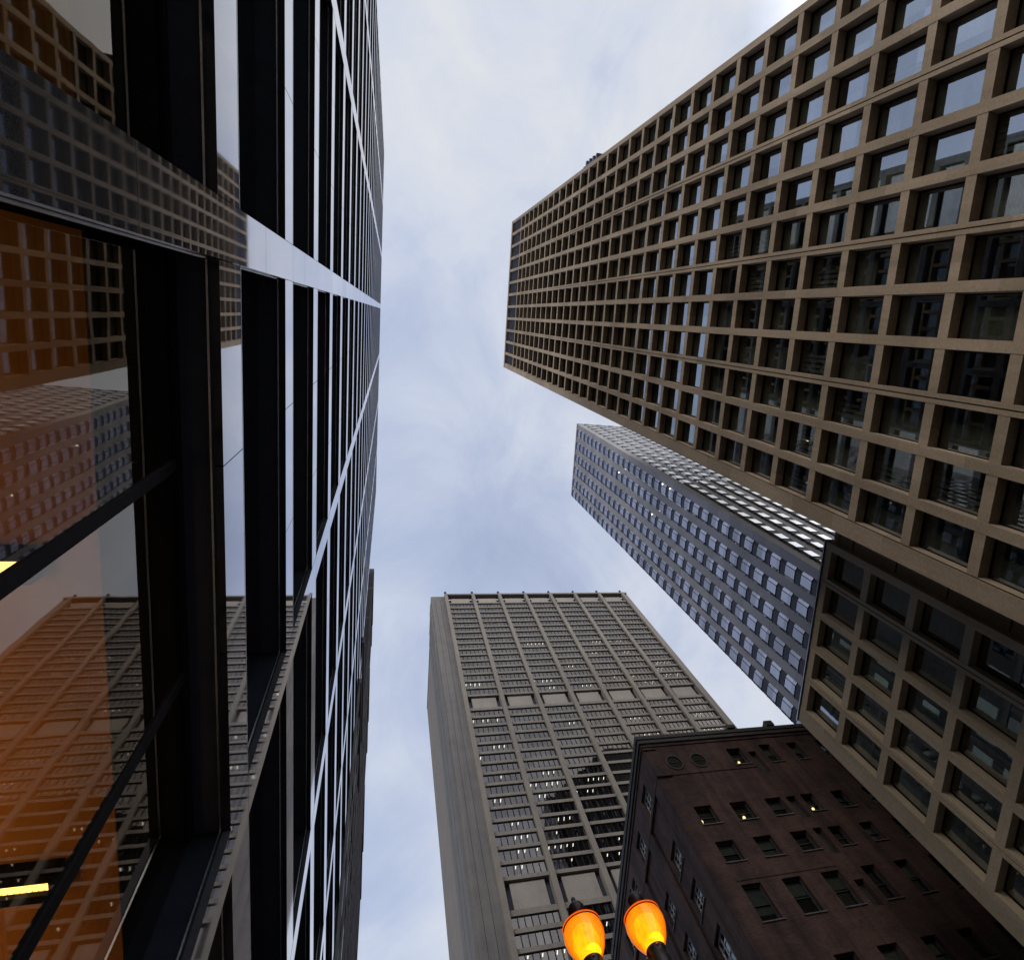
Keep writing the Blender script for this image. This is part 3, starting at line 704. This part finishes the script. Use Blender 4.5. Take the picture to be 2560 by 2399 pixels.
def brick_g():
    root = thing('brick_building', 'dark red brick corner building with two oval windows under its cornice', 'building', 27, 32)
    rng = random.Random(21)
    XG, YG, TOP = 15.7, 25.34, 43.0
    front = lambda u, z, d: (u, YG + d, z)
    side = lambda u, z, d: (XG + d, u, z)
    cols = [(16.70, 17.76), (18.92, 20.0), (21.18, 22.26), (23.58, 24.42), (25.65, 26.52), (27.9, 28.8), (30.2, 31.1), (32.5, 33.4)]
    rows = [(33.65, 35.34), (30.46, 32.14), (26.25, 28.78), (21.9, 23.75), (18.6, 20.4), (15.2, 17.1), (11.8, 13.7), (8.4, 10.3), (4.9, 6.9), (1.0, 3.6)]
    holes = [(a, b, c, d) for (c, d) in rows for (a, b) in cols]
    holes += [(21.15, 22.15, 39.1, 41.0), (23.6, 24.42, 39.0, 41.15), (25.65, 26.4, 39.0, 41.1), (27.9, 28.8, 39.0, 41.1)]
    slots = [(22.52, 23.06, 38.0, 40.45), (22.60, 23.2, 33.2, 35.3), (22.66, 23.2, 30.0, 32.2), (22.62, 23.2, 26.0, 27.9)]
    mb = MB(); holed(mb, front, XG, 40, GZ, TOP, holes + slots, 0.32, 'brick')
    # the side toward the street
    scol = [(27.25, 28.65), (30.65, 31.95), (34.1, 35.4), (37.5, 38.8)]
    sh = [(a, b, c, d) for (c, d) in [(39.05, 41.0)] + rows for (a, b) in scol]
    holed(mb, side, YG, 42, GZ, TOP, sh, 0.32, 'brick')
    mb.face([(XG, 42, GZ), (40, 42, GZ), (40, 42, TOP), (XG, 42, TOP)], 'brick'); mb.face([(40, YG, GZ), (40, 42, GZ), (40, 42, TOP), (40, YG, TOP)], 'brick')
    mb.box(22.45, 23.25, YG + 0.33, YG + 0.4, 25.8, 40.6, 'core')
    mb.build('wall', root)
    mb = MB(); mb.box(XG + 0.01, 39.9, YG + 0.01, 41.9, TOP - 0.5, TOP - 0.4, 'roof'); mb.box(XG + 3.5, 39, YG + 3.5, 41, GZ, TOP - 0.5, 'core'); 
    for z in [36.4, 33.2, 29.6, 25.0, 21.2, 17.8, 14.3, 10.9, 7.5, 4.0, 42.1]: mb.box(XG + 0.5, 39, YG + 0.5, 41, z - 0.1, z, 'ceiling_dark')
    mb.build('roof', root)
    # cornice, belt course and corner details
    mb = MB()
    for (z0, z1, p, m_) in ((42.72, 43.12, 0.20, 'cornice'), (42.35, 42.719, 0.12, 'cornice'), (41.95, 42.10, 0.07, 'brick')):
        mb.box(XG - p, 40.1, YG - p, YG - 0.002, z0, z1, m_); mb.box(XG - p, XG - 0.002, YG - 0.001, 42.1, z0, z1, m_)
    mb.box(22.2, 22.8, YG - 0.32, YG + 0.2, 43.13, 43.5, 'cornice'); mb.box(25.2, 25.8, YG - 0.30, YG + 0.3, 43.121, 43.7, 'cornice'); mb.build('cornice', root)
    mb = MB()
    mb.box(XG - 0.16, XG + 0.85, YG - 0.16, YG - 0.002, 38.45, 38.72, 'brick'); mb.box(XG - 0.16, XG - 0.002, YG - 0.001, 42, 38.45, 38.72, 'brick')
    mb.box(XG - 0.10, XG + 0.75, YG - 0.10, YG - 0.002, 38.721, 38.95, 'brick'); mb.box(XG + 0.86, 22.3, YG - 0.05, YG - 0.002, 38.60, 38.72, 'brick')
    mb.box(XG - 0.10, XG + 0.80, YG - 0.10, YG - 0.002, 41.55, 41.75, 'brick')
    mb.build('belt_course', root)
    mb = MB(); mb.box(XG + 0.9, 22.3, YG - 0.035, YG - 0.002, 29.05, 29.15, 'brick')
    for (a, b, c, d) in []: pass
    # corner pier standing slightly proud on the street side
    mb.box(XG - 0.14, XG - 0.002, YG + 0.0, YG + 1.1, GZ, 38.449, 'brick'); mb.box(XG - 0.14, XG - 0.002, 29.1, 30.1, GZ, 38.449, 'brick'); mb.box(XG - 0.14, XG - 0.002, 32.5, 33.6, GZ, 38.449, 'brick')
    mb.build('pilaster', root)
    def win(P, a, b, c, d, kind, out=-1):
        fr = MB(); g = MB(); D = 0.26
        def bx(u0, u1, z0, z1, d0, d1, m_):
            p, q = P(u0, z0, d0), P(u1, z1, d1); fr.box(p[0], q[0], p[1], q[1], p[2], q[2], m_)
        sm = 'white_sash' if kind == 'white' else 'sash'; s = 0.055
        bx(a, a + s, c, d, D - 0.05, D + 0.03, sm); bx(b - s, b, c, d, D - 0.05, D + 0.03, sm); bx(a + s, b - s, d - s, d, D - 0.05, D + 0.03, sm); bx(a + s, b - s, c, c + s, D - 0.05, D + 0.03, sm)
        bx(a + s, b - s, (c + d) / 2 - 0.03, (c + d) / 2 + 0.03, D - 0.04, D + 0.03, sm)
        if kind == 'white':
            for t in (0.33, 0.66):
                uu = a + (b - a) * t; bx(uu - 0.02, uu + 0.02, c + s, d - s, D - 0.045, D + 0.02, sm)
            bx(a + s, b - s, c + (d - c) * 0.25 - 0.02, c + (d - c) * 0.25 + 0.02, D - 0.03, D + 0.02, sm); bx(a + s, b - s, c + (d - c) * 0.75 - 0.02, c + (d - c) * 0.75 + 0.02, D - 0.03, D + 0.02, sm)
        tl = (rng.random() - 0.5) * 0.02
        g.face([P(a + s, c + s, D + 0.01), P(b - s, c + s, D + 0.01 + tl), P(b - s, d - s, D + 0.01 + tl), P(a + s, d - s, D + 0.01)], 'old_glass')
        w0 = fr.build('window', root); g.build('pane', w0)
        sl_ = MB(); p, q = P(a - 0.08, c - 0.09, -0.07), P(b + 0.08, c - 0.004, 0.2)
        sl_.box(p[0], q[0], p[1], q[1], p[2], q[2], 'sill'); sl_.build('sill', w0)
        if kind == 'shade' or kind == 'half':
            t = MB(); zz = d - (d - c) * (0.72 if kind == 'shade' else 0.4); p, q = P(a + s, zz, D + 0.06), P(b - s, d, D + 0.08); t.box(p[0], q[0], p[1], q[1], p[2], q[2], 'curtain'); t.build('blind', w0)
        if kind in ('lit', 'glow'):
            t = MB(); uu = a + (b - a) * (0.22 if kind == 'lit' else 0.55); zc = c + (d - c) * (0.45 if kind == 'lit' else 0.4)
            p = P(uu, zc, D + 0.14)
            t.lathe(p[0], p[1], [(0.02, zc + 0.16), (0.07, zc + 0.12), (0.085, zc), (0.05, zc - 0.09), (0.01, zc - 0.12)], 'room_lamp', 12); t.build('room_lamp', w0)
        if kind == 'lit':
            t = MB(); p, q = P(a + 0.3, c + 0.1, D + 0.2), P(a + 0.62, c + 0.34, D + 0.22); t.box(p[0], q[0], p[1], q[1], p[2], q[2], 'room_glow'); t.build('lit_panel', w0)
        return w0
    kinds = {(0, 0): 'lit', (0, 1): 'glow', (0, 3): 'glow', (2, 0): 'shade', (2, 1): 'half', (1, 0): 'half', (0, 2): 'half', (2, 2): 'half'}
    for r, (c, d) in enumerate(rows):
        for k, (a, b) in enumerate(cols):
            kd = kinds.get((r, k)) or rng.choice(['plain', 'plain', 'half', 'shade'])
            win(front, a, b, c, d, kd)
    for j, (a, b, c, d) in enumerate(holes[-4:]): win(front, a, b, c, d, 'glow' if j == 0 else 'half')
    for (a, b, c, d) in sh: win(side, a, b, c, d, 'white')
    for cx_, cz in ((17.21, 39.93), (18.84, 39.96)):
        rx, rz = 0.46, 0.70; seg = 36
        ring = MB(); gl_ = MB()
        for i in range(seg):
            t0, t1 = 2 * math.pi * i / seg, 2 * math.pi * (i + 1) / seg
            for (r1, d1, r2, d2, m_) in ((1.16, -0.002, 1.16, -0.07, 'cornice'), (1.16, -0.07, 1.0, -0.07, 'cornice'), (1.0, -0.07, 1.0, -0.004, 'cornice')):
                f = lambda r, t, dd: (cx_ + rx * r * math.cos(t), YG + dd, cz + rz * r * math.sin(t))
                ring.face([f(r1, t0, d1), f(r1, t1, d1), f(r2, t1, d2), f(r2, t0, d2)], m_)
        ring.box(cx_ - rx, cx_ + rx, YG - 0.04, YG - 0.02, cz - 0.02, cz + 0.02, 'sash')
        o = ring.build('oval_window', root)
        gl_.face([(cx_ + rx * math.cos(2 * math.pi * i / seg), YG - 0.012, cz + rz * math.sin(2 * math.pi * i / seg)) for i in range(seg)], 'old_glass')
        gl_.face([(cx_ + rx * math.cos(2 * math.pi * i / seg), YG - 0.005, cz + rz * math.sin(2 * math.pi * i / seg)) for i in range(seg)], 'core')
        gl_.build('pane', o)
brick_g()

# ------------------------------------------------------------------ F: old stepped masonry tower beyond the granite tower
def masonry_f():
    root = thing('masonry_tower', 'dark old masonry building with stepped roof just beyond the granite tower', 'building', -6, 30)
    blocks = [(17.25, 23.1, 42.0), (23.1, 28.35, 72.6), (28.35, 32.8, 62.5), (32.8, 37.7, 52.5)]
    mb = MB()
    for (a, b, t) in blocks: mb.box(-30, -1.0, a + 0.001, b - 0.001, GZ, t, 'masonry')
    mb.box(-30, -1.42, 17.28, 23.09, 42.0, 71.5, 'masonry')  # unseen setback, added to keep sky out of the low wing's window reflections
    mb.build('wall', root)
    mb = MB()
    for (a, b, t) in blocks:
        for (x, z0, z1) in ((-0.93, t - 0.7, t + 0.1), (-0.90, t - 5.6, t - 5.1), (-0.96, t - 12.5, t - 12.1)):
            mb = MB(); mb.box(-30.1, x, a, b - 0.003, z0, z1, 'masonry_light'); mb.build('cornice', root)
    mb = MB()
    for (a, b, t) in blocks:
        n = 3; dy = (b - a) / n
        for i in range(n + 1):
            y = min(max(a + i * dy, a + 0.2), b - 0.2); mb.box(-1.0, -0.95, y - 0.18, y + 0.18, GZ, t - 5.65, 'masonry_light')
    mb.build('pilaster', root)
    mb = MB()
    for (a, b, t) in blocks:
        n = 3; dy = (b - a) / n
        z = t - 4.6
        while z > 2:
            for i in range(n):
                y = a + (i + 0.5) * dy
                mb.box(-0.999, -0.985, y - 0.42, y + 0.42, z, z + 2.0, 'old_glass'); mb.box(-0.9988, -0.97, y - 0.5, y + 0.5, z - 0.15, z - 0.01, 'masonry_light')
            z -= 3.1
    o = mb.build('window', root); o['kind'] = 'stuff'
masonry_f()

# ------------------------------------------------------------------ street lamp with two amber globes (metres from the camera foot)
def lamp():
    Yl, XA, XB = 5.32, 1.785, 2.375; zb, zt = 5.41 + EYE, 5.94 + EYE
    xm = (XA + XB) / 2
    root = bpy.data.objects.new('street_lamp', None); C.objects.link(root); root.location = (xm, Yl, 0)
    root['label'] = 'twin-globe street lamp with two glowing amber globes in front of the brick building'; root['category'] = 'street lamp'
    mb = MB(); mb.lathe(xm, Yl, [(0.26, 0.0), (0.26, 0.12), (0.20, 0.2), (0.19, 0.7), (0.13, 0.85), (0.10, 1.1), (0.09, 3.2), (0.075, 5.9), (0.10, 5.95), (0.10, 6.05), (0.06, 6.12), (0.06, 6.42), (0.015, 6.6)], 'iron', 20)
    mb.build('post', root, smooth=False, metres=True)
    for x in (XA, XB):
        mb = MB(); s = 1 if x > xm else -1; n = 14; prev = None; rr = 0.032
        pts = []
        for i in range(n + 1):
            t = i / n; px = xm + (x - xm) * math.sin(t * math.pi / 2) ; pz = 6.0 + 0.62 * (1 - math.cos(t * math.pi / 2)); pts.append((px, pz))
        for (x1, z1), (x2, z2) in zip(pts[:-1], pts[1:]):
            dx, dz = x2 - x1, z2 - z1; L = math.hypot(dx, dz); nx, nz_ = -dz / L * rr, dx / L * rr
            k0 = len(mb.v); k = mb.mi('iron')
            for (xx, zz) in ((x1, z1), (x2, z2)):
                for a in range(8):
                    an = a * math.pi / 4; mb.v.append((xx + nx * math.cos(an), Yl + rr * math.sin(an), zz + nz_ * math.cos(an)))
            for a in range(8): mb.f.append((k0 + a, k0 + (a + 1) % 8, k0 + 8 + (a + 1) % 8, k0 + 8 + a)); mb.m.append(k)
        mb.build('arm', root, metres=True)
        H = zt - zb
        fit = MB(); fit.lathe(x, Yl, [(0.035, zb - 0.50), (0.05, zb - 0.42), (0.05, zb - 0.36), (0.075, zb - 0.26), (0.095, zb - 0.20), (0.095, zb - 0.12), (0.08, zb - 0.09), (0.085, zb - 0.03), (0.094, zb - 0.01), (0.09, zb + 0.015)], 'iron', 28)
        fo = fit.build('lantern', root, smooth=True, metres=True)
        prof = [(0.078, 0.0), (0.104, 0.08), (0.145, 0.25), (0.176, 0.45), (0.185, 0.60), (0.180, 0.72), (0.164, 0.80)]
        gm = MB(); gm.lathe(x, Yl, [(r, zb + h * H) for r, h in prof], 'globe', 40, close=False)
        gm.build('globe', fo, smooth=True, metres=True)
        rm = MB(); rm.lathe(x, Yl, [(0.164, zb + 0.800 * H), (0.178, zb + 0.805 * H), (0.178, zb + 0.83 * H), (0.162, zb + 0.845 * H), (0.140, zb + 0.91 * H), (0.100, zb + 0.97 * H), (0.06, zb + 1.0 * H), (0.045, zb + 1.01 * H), (0.004, zb + 1.012 * H)], 'globe_rim', 40, close=False)
        rm.build('globe_cap', fo, smooth=True, metres=True)
        rg = MB(); rg.lathe(x, Yl, [(0.168, zb + 0.782 * H), (0.176, zb + 0.785 * H), (0.176, zb + 0.797 * H), (0.168, zb + 0.80 * H)], 'iron', 40, close=False); rg.build('ring', fo, metres=True)
        for a_ in range(3):
            an = a_ * 2.094 + 0.5; q = MB(); q.lathe(x + 0.096 * math.cos(an), Yl + 0.096 * math.sin(an), [(0.007, zb - 0.03), (0.012, zb - 0.025), (0.012, zb - 0.01), (0.005, zb - 0.005)], 'bead', 8); q.build('screw', fo, metres=True)
        rf = MB(); rf.lathe(x, Yl, [(0.082, zb + 0.06 * H), (0.094, zb + 0.12 * H), (0.112, zb + 0.40 * H), (0.122, zb + 0.41 * H), (0.122, zb + 0.435 * H), (0.112, zb + 0.445 * H), (0.105, zb + 0.68 * H), (0.08, zb + 0.74 * H)], 'refractor', 28, close=False)
        rf.build('refractor', fo, smooth=True, metres=True)
        bb = MB(); bb.lathe(x + 0.01, Yl - 0.02, [(0.035, zb + 0.0 * H), (0.062, zb + 0.06 * H), (0.088, zb + 0.14 * H), (0.080, zb + 0.22 * H), (0.05, zb + 0.29 * H), (0.01, zb + 0.32 * H)], 'bulb', 24)
        bb.build('bulb', fo, smooth=True, metres=True)
        fn = MB(); fn.lathe(x, Yl, [(0.02, zt + 0.008), (0.035, zt + 0.018), (0.033, zt + 0.035), (0.045, zt + 0.06), (0.072, zt + 0.095), (0.078, zt + 0.13), (0.066, zt + 0.17), (0.035, zt + 0.20), (0.024, zt + 0.23), (0.02, zt + 0.27), (0.004, zt + 0.30)], 'iron', 20)
        fn.build('finial', fo, smooth=True, metres=True)
lamp()
